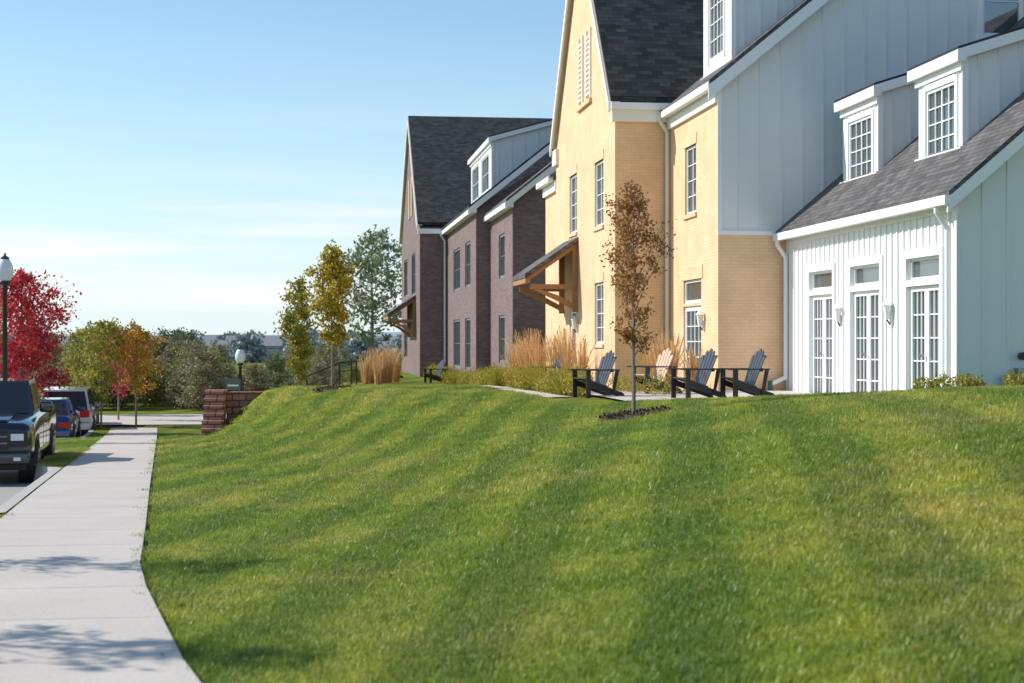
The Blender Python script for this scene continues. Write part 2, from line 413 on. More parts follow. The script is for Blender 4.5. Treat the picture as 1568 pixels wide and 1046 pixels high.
b.poly('walls', 'beige', [(8.0, 52.4, z0), (8.0, 52.4, 7), (14, 52.4, 7), (14, 52.4, z0)])
b.bx('gutters', 'trim', 'x', 8.0, -.1, -.002, GY1+.01, 52.4, 6.6, 6.95)
b.bx('gutters', 'trim', 'x', 8.0, -.3, -.13, GY1+.2, 52.6, 6.9, 7.08)
b.slab('roof_main', 'shinglelit', [(7.75, GY1+.02, 7.0), (7.75, 52.6, 7.0), (12, 52.6, 10.4), (12, GY1+.02, 10.4)], (0, 0, .1))
def dormer(b, xf, y0, y1, rzf, slope_main, ztop, win, slope=.32, mats=('white', 'shinglelit'), panes=(4, 4), bat=.4, wlist=None, edge='black'):
    zb = rzf(xf); wl = wlist or [win]
    b.wall('dormer_face', 'trim', 'x', xf, y0, y1, zb-.2, ztop, wl, .06)
    for w in wl:
        b.window('x', xf, *w, cols=panes[0], rows=panes[1], fr=.06, inset=.02)
        b.bx('dormer_trim', 'trim', 'x', xf, -.035, -.002, w[0]-.1, w[0], w[2]-.1, w[3]+.1)
        b.bx('dormer_trim', 'trim', 'x', xf, -.035, -.002, w[1], w[1]+.1, w[2]-.1, w[3]+.1)
        b.bx('dormer_trim', 'trim', 'x', xf, -.033, -.002, w[0], w[1], w[3], w[3]+.12)
    b.bx('dormer_trim', 'trim', 'x', xf, -.07, -.003, y0-.05, y1+.05, zb-.08, zb+.06)
    a = y0+.12
    while a < y1-.05:
        wt_ = max(w[3] for w in wl)
        b.bx('dormer_trim', 'trim', 'x', xf, -.03, -.001, a, a+.04, wt_+.13, ztop-.25); a += .26
    xe = (ztop-slope*xf-zb+slope_main*xf)/(slope_main-slope)
    for y in (y0, y1):
        b.poly('dormer_sides', mats[0], [(xf, y, zb-.1), (xf, y, ztop), (xe, y, ztop+slope*(xe-xf))])
    x = xf+.3
    while x < xe-.2:
        zl = rzf(x)+.05; zh = ztop+slope*(x-xf)-.15
        b.box('dormer_battens', mats[0], x-.02, x+.02, y0-.02, y0-.001, zl, zh); x += bat
    b.box('dormer_trim', 'trim', xf-.02, xf+.1, y0-.03, y0-.0015, zb, ztop-.1)
    ov = .16
    b.slab('dormer_roof', edge, [(xf-ov, y0-ov, ztop-slope*ov+.03), (xf-ov, y1+ov, ztop-slope*ov+.03), (xe, y1+ov, ztop+slope*(xe-xf)+.03), (xe, y0-ov, ztop+slope*(xe-xf)+.03)], (0, 0, .05))
    b.box('dormer_trim', 'trim', xf-ov-.01, xf-.0, y0-ov-.01, y1+ov+.01, ztop-.24, ztop-.03)
    b.box('dormer_trim', 'trim', xf-.06, xf-.001, y0-.06, y1+.06, ztop-.38, ztop-.241)
    b.slab('dormer_trim', 'trim', [(xf-ov, y0-ov, ztop-.22), (xf-ov, y0-ov, ztop-.02), (xe, y0-ov, ztop+slope*(xe-xf)+.02), (xe, y0-ov, ztop+slope*(xe-xf)-.18)], (0, .04, 0))
dormer(b, 10.0, 36.2, 38.9, rz, MS, 11.2, (36.9, 38.3, 8.75, 10.55))
# --- wing
WX, WY0, WY1 = 11.0, 25.5, 35.1
wz = lambda x: 4.22+.85*(x-10.75)
drs = [(26.2, 27.75), (29.1, 30.75), (31.85, 33.4)]
ops = [(a, c_, .45, 2.76) for a, c_ in drs]+[(a, c_, 2.87, 3.27) for a, c_ in drs]
b.wall('siding_wing', 'trim', 'x', WX, WY0, WY1, z0, 4.2, ops, .1)
for a, c_ in drs:
    b.window('x', WX, a, c_, 2.87, 3.27, cols=1, rows=1, fr=.05)
    m_ = (a+c_)/2
    for (p, q) in ((a, m_-.003), (m_+.003, c_)):
        b.window('x', WX, p, q, .45, 2.76, cols=3, rows=5, fr=.10, mid=False, mw=.025)
    b.bx('door_trim', 'trim', 'x', WX, -.04, -.002, a-.12, a, .45, 3.42); b.bx('door_trim', 'trim', 'x', WX, -.04, -.002, c_, c_+.12, .45, 3.42)
    b.bx('door_trim', 'trim', 'x', WX, -.05, -.002, a, c_, 3.27, 3.42); b.bx('door_trim', 'trim', 'x', WX, -.03, -.002, a, c_, 2.76, 2.87)
    b.cyl('door_handles', 'alloy', (WX-.0, m_+.05, 1.5), (WX-.06, m_+.05, 1.5), .03)
a = WY0+.3
while a < WY1-.2:
    z_lo = 3.43 if any(p-.14 < a < q+.14 for p, q in drs) else .5
    b.bx('battens_wing', 'trim', 'x', WX, -.03, -.001, a, a+.05, z_lo, 4.0); a += .3
b.bx('corner_boards', 'trim', 'x', WX, -.035, -.002, WY0-.02, WY0+.14, .4, 4.05)
b.bx('corner_boards', 'trim', 'x', WX, -.035, -.002, WY1-.16, WY1-.03, .4, 4.05)
b.bx('corner_boards', 'trim', 'x', WX, -.04, -.003, WY0, WY1-.03, 3.98, 4.18)
b.bx('gutters', 'trim', 'x', WX, -.36, -.22, WY0-.3, WY1-.05, 4.06, 4.22)
b.bx('gutters', 'trim', 'x', WX, -.22, -.0, WY0-.2, WY1-.05, 4.19, 4.205)
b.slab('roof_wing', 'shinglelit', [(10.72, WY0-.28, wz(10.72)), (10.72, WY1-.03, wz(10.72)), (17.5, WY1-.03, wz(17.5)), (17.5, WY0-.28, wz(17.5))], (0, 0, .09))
b.poly('siding_end', 'white', [(WX, WY0, z0), (WX, WY0, wz(WX)), (17.5, WY0, wz(17.5)), (17.5, WY0, z0)])
x = WX+.45
while x < 17:
    b.bx('battens', 'white', 'y', WY0, -.022, -.001, x-.025, x+.025, .4, wz(x)-.25); x += .45
b.slab('rake_boards_main', 'trim', [(10.7, WY0-.29, wz(10.7)-.25), (10.7, WY0-.29, wz(10.7)-.005), (17.5, WY0-.29, wz(17.5)-.005), (17.5, WY0-.29, wz(17.5)-.25)], (0, .05, 0))
b.slab('soffit', 'trim', [(10.75, WY0-.24, wz(10.75)-.04), (17.5, WY0-.24, wz(17.5)-.04), (17.5, WY0-.002, wz(17.5)-.04), (10.75, WY0-.002, wz(10.75)-.04)], (0, 0, .03))
dormer(b, 12.0, 27.6, 29.7, wz, .85, 7.14, (27.9, 29.3, 5.28, 6.62), panes=(4, 4))
dormer(b, 12.0, 31.9, 34.1, wz, .85, 7.17, (32.25, 33.7, 5.28, 6.62), panes=(4, 4))
def spout(b, x, y, zt, zb, mat='trim', dx=.22):
    b.cyl('downspouts', mat, (x-dx, y, zt), (x-dx, y, zt-.15), .05, n=8)
    b.cyl('downspouts', mat, (x-dx, y, zt-.13), (x-.02, y, zt-.42), .05, n=8)
    b.cyl('downspouts', mat, (x-.02, y, zt-.4), (x-.02, y, zb), .05, n=8)
    b.cyl('downspouts', mat, (x-.02, y, zb+.02), (x-.35, y, zb-.12), .05, n=8)
spout(b, 10.93, 25.72, 4.1, 1.15); spout(b, 10.93, 34.9, 4.1, .9)
spout(b, 9.3, 39.85, 7.6, 1.0, 'cream')
b.cyl('drain_pipe', 'pvc', (10.55, 34.9, .6), (10.55, 34.9, .85), .06)
for (X, y, z) in ((WX, 28.5, 2.35), (WX, 31.3, 2.35), (FX, 36.35, 2.3), (GX, 45.6, 2.3)):
    b.cyl('lanterns', 'trim', (X-.11, y, z-.18), (X-.11, y, z+.08), .045, .085, n=6)
    b.cyl('lanterns', 'trim', (X-.11, y, z+.081), (X-.11, y, z+.2), .11, .02, n=6)
    b.box('lanterns', 'trim', X-.05, X-.003, y-.035, y+.035, z-.3, z-.05); b.cyl('lanterns', 'iron', (X-.11, y, z-.19), (X-.05, y, z-.28), .015, n=6)
def hood(b, X, y0, y1, zt, dx, dz):
    b.slab('hood_roof', 'shinglelit', [(X-.0, y0, zt), (X-.0, y1, zt), (X-dx, y1+.1, zt-dz), (X-dx, y0-.1, zt-dz)], (0, 0, .12))
    b.slab('hood_timber', 'wood', [(X-.0, y0+.12, zt-.16), (X-dx+.05, y0+.12, zt-dz-.14), (X-dx+.05, y0+.12, zt-dz), (X-.0, y0+.12, zt-.01)], (0, .12, 0))
    b.slab('hood_timber', 'wood', [(X-.0, y1-.24, zt-.16), (X-dx+.05, y1-.24, zt-dz-.14), (X-dx+.05, y1-.24, zt-dz), (X-.0, y1-.24, zt-.01)], (0, .12, 0))
    b.box('hood_timber', 'wood', X-dx+.02, X-dx+.16, y0, y1, zt-dz-.15, zt-dz-.02)
    for y in (y0+.13, y1-.23):
        b.box('hood_timber', 'wood', X-.16, X-.005, y, y+.11, zt-2.1, zt-.2)
        b.box('hood_timber', 'wood', X-dx+.2, X-.16, y, y+.11, zt-dz-.32, zt-dz-.18)
        P = [(X-.16, y, zt-2.0), (X-.16, y, zt-1.83), (X-dx*.38, y, zt-dz-.5), (X-dx*.72, y, zt-dz-.325), (X-dx*.86, y, zt-dz-.325), (X-dx*.45, y, zt-dz-.62)]
        b.slab('hood_timber', 'wood', P, (0, .1, 0))
hood(b, GX, 45.5, 48.3, 4.72, 1.6, 1.1)
b.box('utility_meter', 'alloy', 12.0, 12.25, 25.32, 25.49, 1.0, 1.3); b.cyl('utility_meter', 'alloy', (12.1, 25.4, .8), (12.1, 25.4, 1.02), .03)
b.cyl('utility_meter', 'alloy', (11.75, 25.42, .8), (11.75, 25.42, 1.15), .03); b.cyl('utility_meter', 'alloy', (11.75, 25.42, 1.15), (12.0, 25.42, 1.15), .025)
b.cyl('utility_vent', 'iron', (12.13, 25.35, 1.5), (12.13, 25.48, 1.5), .07)
b.done()

# ------------------------------------------------------------------ brown brick house
b = B('brown_brick_house'); z0 = -.5
ws = [(83.3, 86.3, 4.3, 6.5), (90, 93, 4.4, 6.5), (90, 93, .8, 2.8)]
b.wall('walls', 'brick', 'x', 5.72, 80, 95.5, z0, 7.6, ws)
for w in ws: b.window('x', 5.72, *w, cols=2, rows=2, mat='greyframe')
b.poly('walls', 'brick', [(5.72, 80, 7.6), (5.72, 95.5, 7.6), (5.72, 87.4, 14.0)])
b.bx('louvres', 'louvre', 'x', 5.72, -.05, -.002, 85.6, 86.6, 8.6, 10.8); b.bx('louvres', 'louvre', 'x', 5.72, -.05, -.002, 87.6, 88.6, 8.6, 10.8)
b.poly('walls', 'brick', [(5.72, 80, z0), (5.72, 80, 7.6), (9, 80, 7.6), (9, 80, z0)])
gable_roof(b, 5.6, 22, 80, 87.4, 95.5, 7.8, 14.2, ov=.1)
b.box('gutters', 'trim', 5.6, 7.2, 79.75, 79.998, 7.25, 7.5)
ops = [(73.2, 76.5, 4.2, 6.2), (68.5, 70.8, 4.2, 6.2), (73.2, 76.5, .5, 2.8), (68.5, 70.8, .5, 2.8)]
b.wall('walls', 'brick', 'x', 7.12, 66.2, 80, z0, 7.4, ops)
for w in ops: b.window('x', 7.12, *w, cols=2, rows=2, fr=.1, mat='greyframe')
b.poly('walls', 'brick', [(7.12, 66.2, z0), (7.12, 66.2, 7.5), (13, 66.2, 11), (13, 66.2, z0)])
b.bx('gutters', 'trim', 'x', 7.12, -.3, -.002, 65.9, 80, 7.2, 7.4)
r2 = lambda x: 7.4+.8*(x-6.8)
b.slab('roof_main', 'shingle', [(6.8, 65.9, r2(6.8)), (6.8, 80, r2(6.8)), (15, 80, r2(15)), (15, 65.9, r2(15))], (0, 0, .1))
b.slab('rake_boards', 'trim', [(6.75, 65.87, r2(6.75)-.28), (6.75, 65.87, r2(6.75)), (15, 65.87, r2(15)), (15, 65.87, r2(15)-.28)], (0, .05, 0))
ops = [(61.3, 63.2, 4.3, 6.05), (61.3, 63.2, .9, 2.8)]
b.wall('walls', 'brick', 'x', 7.73, 58.9, 66.2, z0, 7.0, ops)
for w in ops: b.window('x', 7.73, *w, cols=1, rows=2, fr=.1, mat='greyframe')
r3 = lambda x: 7.02+.8*(x-7.45)
b.poly('walls', 'brick', [(7.73, 58.9, z0), (7.73, 58.9, r3(7.73)), (14, 58.9, r3(14)), (14, 58.9, z0)])
b.bx('gutters', 'trim', 'x', 7.73, -.3, -.002, 58.6, 66.1, 6.82, 7.02)
b.slab('roof_main', 'shinglelit', [(7.45, 58.6, r3(7.45)), (7.45, 66.1, r3(7.45)), (14, 66.1, r3(14)), (14, 58.6, r3(14))], (0, 0, .1))
b.slab('rake_boards', 'trim', [(7.4, 58.57, r3(7.4)-.25), (7.4, 58.57, r3(7.4)), (14, 58.57, r3(14)), (14, 58.57, r3(14)-.25)], (0, .05, 0))
dormer(b, 8.3, 70.5, 79.5, r2, .8, 11.0, None, .28, wlist=[(71.5, 74.5, 8.75, 10.4), (75.8, 78.8, 8.75, 10.4)], panes=(2, 2), bat=.6)
spout(b, 7.0, 79.8, 7.3, .6)
hood(b, 5.72, 82.9, 88, 4.1, 1.5, 1.0)
b.done()

# ------------------------------------------------------------------ trees
def tube(V, F, MI, pts, rad, n=6, mi=0):
    i0 = len(V)
    for k, (p, r) in enumerate(zip(pts, rad)):
        d = (pts[min(k+1, len(pts)-1)]-pts[max(k-1, 0)]).normalized()
        a = d.cross(Vector((.31, .95, .05))).normalized(); c = d.cross(a)
        for j in range(n):
            t = 2*math.pi*j/n; V.append(p+a*(math.cos(t)*r)+c*(math.sin(t)*r))
    for k in range(len(pts)-1):
        for j in range(n):
            q = (j+1) % n; F.append([i0+k*n+j, i0+k*n+q, i0+(k+1)*n+q, i0+(k+1)*n+j]); MI.append(mi)
def leaf(V, F, MI, p, s, rr, mi=1):
    d = Vector((rr.gauss(0, 1), rr.gauss(0, 1), rr.gauss(0, .7))).normalized(); e = d.orthogonal().normalized()
    q = Matrix.Rotation(rr.random()*6.28, 3, d); e = q @ e; f = d.cross(e)
    l = s*rr.uniform(.7, 1.3); w = l*.55; i = len(V)
    V.extend([p, p+e*l*.5+f*w*.5, p+e*l, p+e*l*.5-f*w*.5]); F.append([i, i+1, i+2, i+3]); MI.append(mi)
def tree_mesh(name, H, z1, Rm, trunk_r, leafmat_, nb, nl, ls, seed, up=.8, prof=None, spread=.12, sub=3, bark='bark'):
    rr = random.Random(seed); V = []; F = []; MI = []
    pts = [Vector((noise.noise(Vector((k*.7, seed, 0)))*.03*H*k/8, noise.noise(Vector((k*.7, seed, 5)))*.03*H*k/8, H*.97*k/8)) for k in range(9)]
    tube(V, F, MI, pts, [trunk_r*(1-.88*k/8) for k in range(9)], 8)
    prof = prof or (lambda t: math.sin(math.pi*min(1, (t*.85+.12)))**.8)
    tips = []
    for i in range(nb):
        t = (i+rr.random())/nb; h = z1+(H-z1)*t*.96; k = min(7, int(h/(H*.97)*8)); f = h/(H*.97)*8-k
        base = pts[k].lerp(pts[k+1], min(1, f)); az = i*2.4+rr.uniform(-.5, .5)
        L = Rm*prof(t)*rr.uniform(.6, 1.2); u_ = up*rr.uniform(.6, 1.3)
        end = base+Vector((math.cos(az)*L, math.sin(az)*L, L*u_)); end.z = min(end.z, H*1.02)
        midp = base.lerp(end, .5)+Vector((0, 0, -.06*L))
        tube(V, F, MI, [base, midp, end], [trunk_r*.32*(1-t*.5), trunk_r*.2*(1-t*.5), trunk_r*.06], 4)
        tips.append((base, midp, end, L))
        for s in range(sub):
            q = midp.lerp(end, rr.uniform(-.3, .8)); e2 = q+Vector((rr.gauss(0, 1), rr.gauss(0, 1), rr.uniform(0, .9)))*L*.33
            tube(V, F, MI, [q, e2], [trunk_r*.1, trunk_r*.03], 3); tips.append((q, q.lerp(e2, .5), e2, L*.5))
    wts = [t[3] for t in tips]
    cl = [rr.random() < .8 for _ in tips]
    for _ in range(nl):
        k = rr.choices(range(len(tips)), wts)[0]
        if not cl[k]: continue
        a, m_, e, L = tips[k]; t = rr.uniform(.3, 1.08)
        p = (a.lerp(m_, t*2) if t < .5 else m_.lerp(e, t*2-1))
        sd = spread*(.5+L)
        p = p+Vector((rr.gauss(0, sd), rr.gauss(0, sd), rr.gauss(0, sd*.8)))
        leaf(V, F, MI, p, ls, rr)
    me = bpy.data.meshes.new(name); me.from_pydata([tuple(v) for v in V], [], F)
    me.materials.append(M[bark]); me.materials.append(M[leafmat_]); me.polygons.foreach_set('material_index', MI); me.update()
    return me
def place(name, me, x, y, z, s=1, rz=0, parent=None, sz=None):
    o = bpy.data.objects.new(name, me); COL.objects.link(o); o.location = (x, y, z); o.scale = (s, s, sz or s); o.rotation_euler = (0, 0, rz)
    if parent: o.parent = parent
    return o
def mulch(x, y, r=.55, parent=None):
    V = [(x, y, gz(x, y)+.06)]; F = []; n = 40; rr = random.Random(int(x*100))
    for k in range(n):
        t = 6.283*k/n; q = r*rr.uniform(.85, 1.1); V.append((x+q*math.cos(t), y+q*math.sin(t), gz(x+q*math.cos(t), y+q*math.sin(t))+.015))
    for k in range(n): F.append([0, 1+k, 1+(k+1) % n])
    rr2 = random.Random(3); MI = []
    for _ in range(500):
        a = rr2.random()*6.28; q = r*math.sqrt(rr2.random())*1.1; px, py = x+q*math.cos(a), y+q*math.sin(a)
        leaf(V, F, MI, Vector((px, py, gz(px, py)+.04+.03*rr2.random())), .06, rr2)
    meshobj('mulch_ring', V, F, M['mulch'])
narrow = lambda t: (math.sin(math.pi*min(1, t*.8+.14)))**.9*(1-.25*t)
TX0, TY0 = 5.37, 25.5
place('young_lawn_tree', tree_mesh('young_lawn_tree', 3.85, .95, .50, .036, 'l_rust', 40, 5200, .06, 11, up=1.5, prof=narrow, spread=.075), TX0, TY0, gz(TX0, TY0))
mulch(TX0, TY0, .55)
place('yellow_tree', tree_mesh('yellow_tree', 4.0, 1.0, .68, .04, 'l_yellow', 34, 4800, .115, 5, up=1.1, prof=narrow, spread=.10), .69, 43.6, gz(.69, 43.6)-.02)
mulch(.69, 43.6, .5)
place('olive_tree', tree_mesh('olive_tree', 4.75, 1.3, .6, .045, 'l_olive', 30, 4300, .12, 9, up=1.3, prof=narrow, spread=.1), -.25, 50, gz(-.25, 50))
place('red_maple_tree', tree_mesh('red_maple_tree', 5.2, .9, 1.4, .07, 'l_red', 50, 10500, .12, 21, up=.75, spread=.10), -8.75, 50, -1.3)
mo = tree_mesh('orange_tree', 3.6, .8, .8, .04, 'l_olive', 34, 3000, .12, 31, up=1.1, spread=.11)
place('orange_tree', mo, -6.85, 54, -1.2); place('orange_tree', tree_mesh('orange_tree_b', 3.5, .9, .75, .04, 'l_orange', 30, 3000, .11, 37, up=1.2, spread=.11), -5.75, 54.4, -1.2, 1, 2)
place('red_tree', tree_mesh('red_tree', 3.4, .8, .7, .04, 'l_red', 24, 1800, .11, 41, up=1.1, spread=.12), -6.75, 58, -1.2)
place('orange_tree', mo.copy(), -8.6, 62, -1.2, .95, 1.2)
place('willow_tree', tree_mesh('willow_tree', 11, 2.5, 3.4, .2, 'l_grey', 36, 4200, .32, 51, up=.55, spread=.13, sub=4), 4.6, 112, -1.2)
st = tree_mesh('street_tree', 4.1, 1.3, .62, .04, 'l_orange', 28, 1900, .085, 61, up=1.2, prof=narrow, spread=.07)
place('street_tree', st, -5.2, 9.75, zs(9.6)); place('street_tree', st, -5.6, 13.75, zs(13.6), 1, 2.0)
place('street_tree', st, -8.2, 41.5, zs(41.5)-.0, 1.0, 1.0)

# brush / distant mass
e = bpy.data.objects.new('distant_trees', None); COL.objects.link(e)
rb = random.Random(99)
cone = lambda t: (1-t*.75)*.9+.1
ms_ = [tree_mesh('brush_a', 4.5, .2, 1.9, .07, 'l_brush', 44, 4200, .2, 71, up=.6, spread=.15, prof=cone),
       tree_mesh('brush_b', 5, .3, 1.8, .08, 'l_green', 44, 4200, .2, 72, up=.7, spread=.15, prof=cone),
       tree_mesh('brush_c', 4, .2, 1.8, .06, 'l_olive', 40, 4000, .2, 73, up=.6, spread=.16, prof=cone)]
ct, sn = .9916, .1297
def W2(px, D): u = (px-784)/2400; return D*(u*ct+sn), D*(ct-u*sn)
def brush(D, px, top):
    x, y = W2(px, D)
    if x > 2.0 and y < 105: return
    zg = gz(x, y)-.15; zt = 1.75+(523-top)/2400*D
    s = max(.22, (zt-zg)/4.7)
    place('tree_clump', rb.choices(ms_, (5, 1.6, 1.5))[0], x, y, zg, s*rb.uniform(1, 1.35), rb.random()*6, e, sz=s)
for k in range(70):
    px = rb.uniform(100, 590)
    brush(rb.uniform(65, 80), px, rb.uniform(548, 592) if px > 345 else rb.uniform(512, 578))
for k in range(75):
    px = rb.uniform(-60, 650)
    brush(rb.uniform(80, 150), px, rb.uniform(526, 566) if px > 335 else rb.uniform(500, 548))
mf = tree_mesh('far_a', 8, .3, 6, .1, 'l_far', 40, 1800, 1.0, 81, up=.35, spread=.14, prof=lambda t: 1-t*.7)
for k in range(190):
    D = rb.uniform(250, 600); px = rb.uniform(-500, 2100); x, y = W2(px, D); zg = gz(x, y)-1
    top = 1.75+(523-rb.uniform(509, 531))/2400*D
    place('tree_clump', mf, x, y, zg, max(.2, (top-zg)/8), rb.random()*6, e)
hh = B('distant_houses')
for k in range(22):
    D = rb.uniform(330, 560); px = rb.uniform(200, 640); x, y = W2(px, D); zt = 1.75+(523-rb.uniform(512, 522))/2400*D
    w_ = rb.uniform(8, 16); d_ = 8; zb = zt-6
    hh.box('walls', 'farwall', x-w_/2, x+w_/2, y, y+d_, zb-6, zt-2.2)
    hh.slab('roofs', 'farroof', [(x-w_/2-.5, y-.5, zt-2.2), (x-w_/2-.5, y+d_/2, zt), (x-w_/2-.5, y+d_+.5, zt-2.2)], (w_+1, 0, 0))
    for q in range(3): hh.box('windows', 'glass', x-w_/2+1.5+q*2.6, x-w_/2+2.6+q*2.6, y-.06, y-.01, zt-4, zt-2.8)
hh.done()
V = []; F = []
for i in range(161):
    x = -2500+i*31.25+.0; h = 6+6*noise.noise(Vector((x*.002, 0, 0)))+3*noise.noise(Vector((x*.01, 3, 0)))
    V += [(x, 1000, -6), (x, 1100, h+1), (x, 1300, -6)]
for i in range(160):
    F += [[3*i, 3*i+3, 3*i+4, 3*i+1], [3*i+1, 3*i+4, 3*i+5, 3*i+2]]
M['hill'] = plain('hill', (.28, .35, .39), 1, .25, scale=.02)  # ridge tinted bluish, distance haze painted into its colour
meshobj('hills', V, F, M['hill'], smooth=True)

# ------------------------------------------------------------------ plants
def grass_clump(V, F, MI, c, H, n, sp, rr, mi=0, w=.012, plume=False):
    for _ in range(n):
        a = rr.random()*6.283; lean = abs(rr.gauss(0, sp)); h = H*rr.uniform(.65, 1.1)
        d = Vector((math.cos(a), math.sin(a), 0)); s = Vector((-d.y, d.x, 0))*w; s.rotate(Matrix.Rotation(rr.random()*3, 3, 'Z'))
        p0 = c+d*rr.uniform(0, .16); p1 = p0+d*lean*.35*h+Vector((0, 0, h*.55)); p2 = p0+d*lean*h+Vector((0, 0, h*(1-.2*lean)))
        i = len(V)
        k = 2.0 if plume and rr.random() < .5 else .35
        V.extend([p0-s, p0+s, p1+s*.8, p1-s*.8, p2+s*k*.6, p2-s*k*.6]); F.append([i, i+1, i+2, i+3]); F.append([i+3, i+2, i+4, i+5]); MI.extend([mi, mi])
rr = random.Random(5); V = []; F = []; MI = []
for (px, D, H) in ((788, 52, 1.4), (800, 51, 1.7), (812, 50, 1.75), (826, 49, 1.6), (846, 45, 1.4), (858, 43.5, 1.5), (870, 42.5, 1.6), (887, 41, 1.3), (1000, 37, 1.1), (1010, 36, 1.2), (1024, 35.5, 1.4), (560, 65, 1.2), (568, 66, 1.3), (577, 67, 1.45), (586, 66, 1.45), (596, 67, 1.55), (606, 68, 1.4), (580, 64, 1.0), (1062, 35, 1.0)):
    x, y = W2(px, D); grass_clump(V, F, MI, Vector((x, y, gz(x, y))), H, 120, .20, rr, 0, .009, True)
meshobj('ornamental_grass', V, F, [M['tan']], MI)
V = []; F = []; MI = []
y = 33.5
while y < 76:
    x = 5.95+rr.uniform(-.25, .35)
    if not (45.6 < y < 47.2):
        if rr.random() < .45: grass_clump(V, F, MI, Vector((x, y, gz(x, y))), rr.uniform(.4, .75), 140, .6, rr, 0, .011)
        else:
            r = rr.uniform(.26, .42)
            for _ in range(480):
                v = Vector((rr.gauss(0, 1), rr.gauss(0, 1), rr.gauss(0, 1))).normalized()*r*rr.uniform(.6, 1.05)
                leaf(V, F, MI, Vector((x, y, gz(x, y)+r*.8))+v, .06, rr, 0)
    y += rr.uniform(.35, .65)
for (px, D, r) in ((1415, 25.2, .18), (1440, 25, .2), (1475, 24.6, .2), (1492, 24.8, .18), (1555, 23.8, .2), (1012, 33, .36), (1022, 34, .4), (985, 34, .34), (820, 44, .45), (835, 45, .4), (960, 35, .3), (940, 36, .3)):
    x, y = W2(px, D)
    for _ in range(460):
        v = Vector((rr.gauss(0, 1), rr.gauss(0, 1), rr.gauss(0, .8))).normalized()*r*rr.uniform(.5, 1.05)
        leaf(V, F, MI, Vector((x, y, gz(x, y)+r*.6))+v, .05, rr, 0)
meshobj('shrub_bed', V, F, [M['shrub']], MI)

# lawn grass tufts
tc = bpy.data.collections.new('tufts')
for t in range(4):
    rt = random.Random(100+t); V = []; F = []
    for _ in range(70):
        a = rt.random()*6.28; q = .14*math.sqrt(rt.random()); x, y = q*math.cos(a), q*math.sin(a)
        h = rt.uniform(.018, .038); az = rt.random()*6.28; ln = rt.uniform(.3, 1.3)*h; w = rt.uniform(.0018, .0032)
        sx, sy = math.cos(az+1.57)*w, math.sin(az+1.57)*w; dx, dy = math.cos(az)*ln, math.sin(az)*ln; i = len(V)
        V += [(x-sx, y-sy, -.008), (x+sx, y+sy, -.008), (x+dx*.4+sx*.8, y+dy*.4+sy*.8, h*.6), (x+dx*.4-sx*.8, y+dy*.4-sy*.8, h*.6), (x+dx, y+dy, h)]
        F += [[i, i+1, i+2, i+3], [i+3, i+2, i+4]]
    tc.objects.link(meshobj('tuft', V, F, M['grassblade'], link=False))
rg = random.Random(17); pts = []
def scatter(y0, y1, dens, sc):
    n = int((y1-y0)*16*dens)
    for _ in range(n):
        y = rg.uniform(y0, y1); x = rg.uniform(-4, 12)
        if x < xr(y)+.02+.05*rg.random() or x > .50*y+1.0: continue
        if y > 29 and x > 5.0: continue
        if y > 46.5 and x < .5: continue
        if (x-TX0)**2+(y-TY0)**2 < .28 or (x-.69)**2+(y-43.6)**2 < .3: continue
        pts.append((x, y, gz(x, y), sc*rg.uniform(.8, 1.25)))
scatter(4.5, 9, 125, 1.0); scatter(9, 14, 95, 1.05); scatter(14, 21, 60, 1.2); scatter(21, 32, 34, 1.4); scatter(32, 49, 18, 1.6)
for _ in range(1500):   # verge
    y = rg.uniform(10, 45)
    if sw(y) < .3: continue
    x = xr(y)-1.56-rg.random()*(sw(y)-.05); pts.append((x, y, zs(y), 1.2))
me = bpy.data.meshes.new('lawn_grass'); me.from_pydata([p[:3] for p in pts], [], [])
at = me.attributes.new('sc', 'FLOAT', 'POINT'); at.data.foreach_set('value', [p[3] for p in pts])
lg = bpy.data.objects.new('lawn_grass', me); COL.objects.link(lg)
ng = bpy.data.node_groups.new('scatter', 'GeometryNodeTree')
ng.interface.new_socket('Geometry', in_out='INPUT', socket_type='NodeSocketGeometry'); ng.interface.new_socket('Geometry', in_out='OUTPUT', socket_type='NodeSocketGeometry')
gi = ng.nodes.new('NodeGroupInput'); go = ng.nodes.new('NodeGroupOutput')
ci = ng.nodes.new('GeometryNodeCollectionInfo'); ci.inputs[0].default_value = tc; ci.inputs['Separate Children'].default_value = True; ci.inputs['Reset Children'].default_value = True
ip = ng.nodes.new('GeometryNodeInstanceOnPoints'); ip.inputs['Pick Instance'].default_value = True
rv = ng.nodes.new('FunctionNodeRandomValue'); rv.data_type = 'FLOAT_VECTOR'; rv.inputs[0].default_value = (-.08, -.08, 0); rv.inputs[1].default_value = (.08, .08, 6.28)
na = ng.nodes.new('GeometryNodeInputNamedAttribute'); na.data_type = 'FLOAT'; na.inputs[0].default_value = 'sc'
ng.links.new(gi.outputs[0], ip.inputs['Points']); ng.links.new(ci.outputs[0], ip.inputs['Instance']); ng.links.new(rv.outputs[0], ip.inputs['Rotation'])
ng.links.new(na.outputs[0], ip.inputs['Scale']); ng.links.new(ip.outputs[0], go.inputs[0])
md = lg.modifiers.new('g', 'NODES'); md.node_group = ng
V = []; F = []; MI = []
for _ in range(130):
    y = rg.uniform(5, 30)**1.0; x = rg.uniform(-1.5, .5*y)
    if x < xr(y): continue
    leaf(V, F, MI, Vector((x, y, gz(x, y)+.03)), .045, rg, 0)
meshobj('fallen_leaves', V, F, [M['l_rust']])

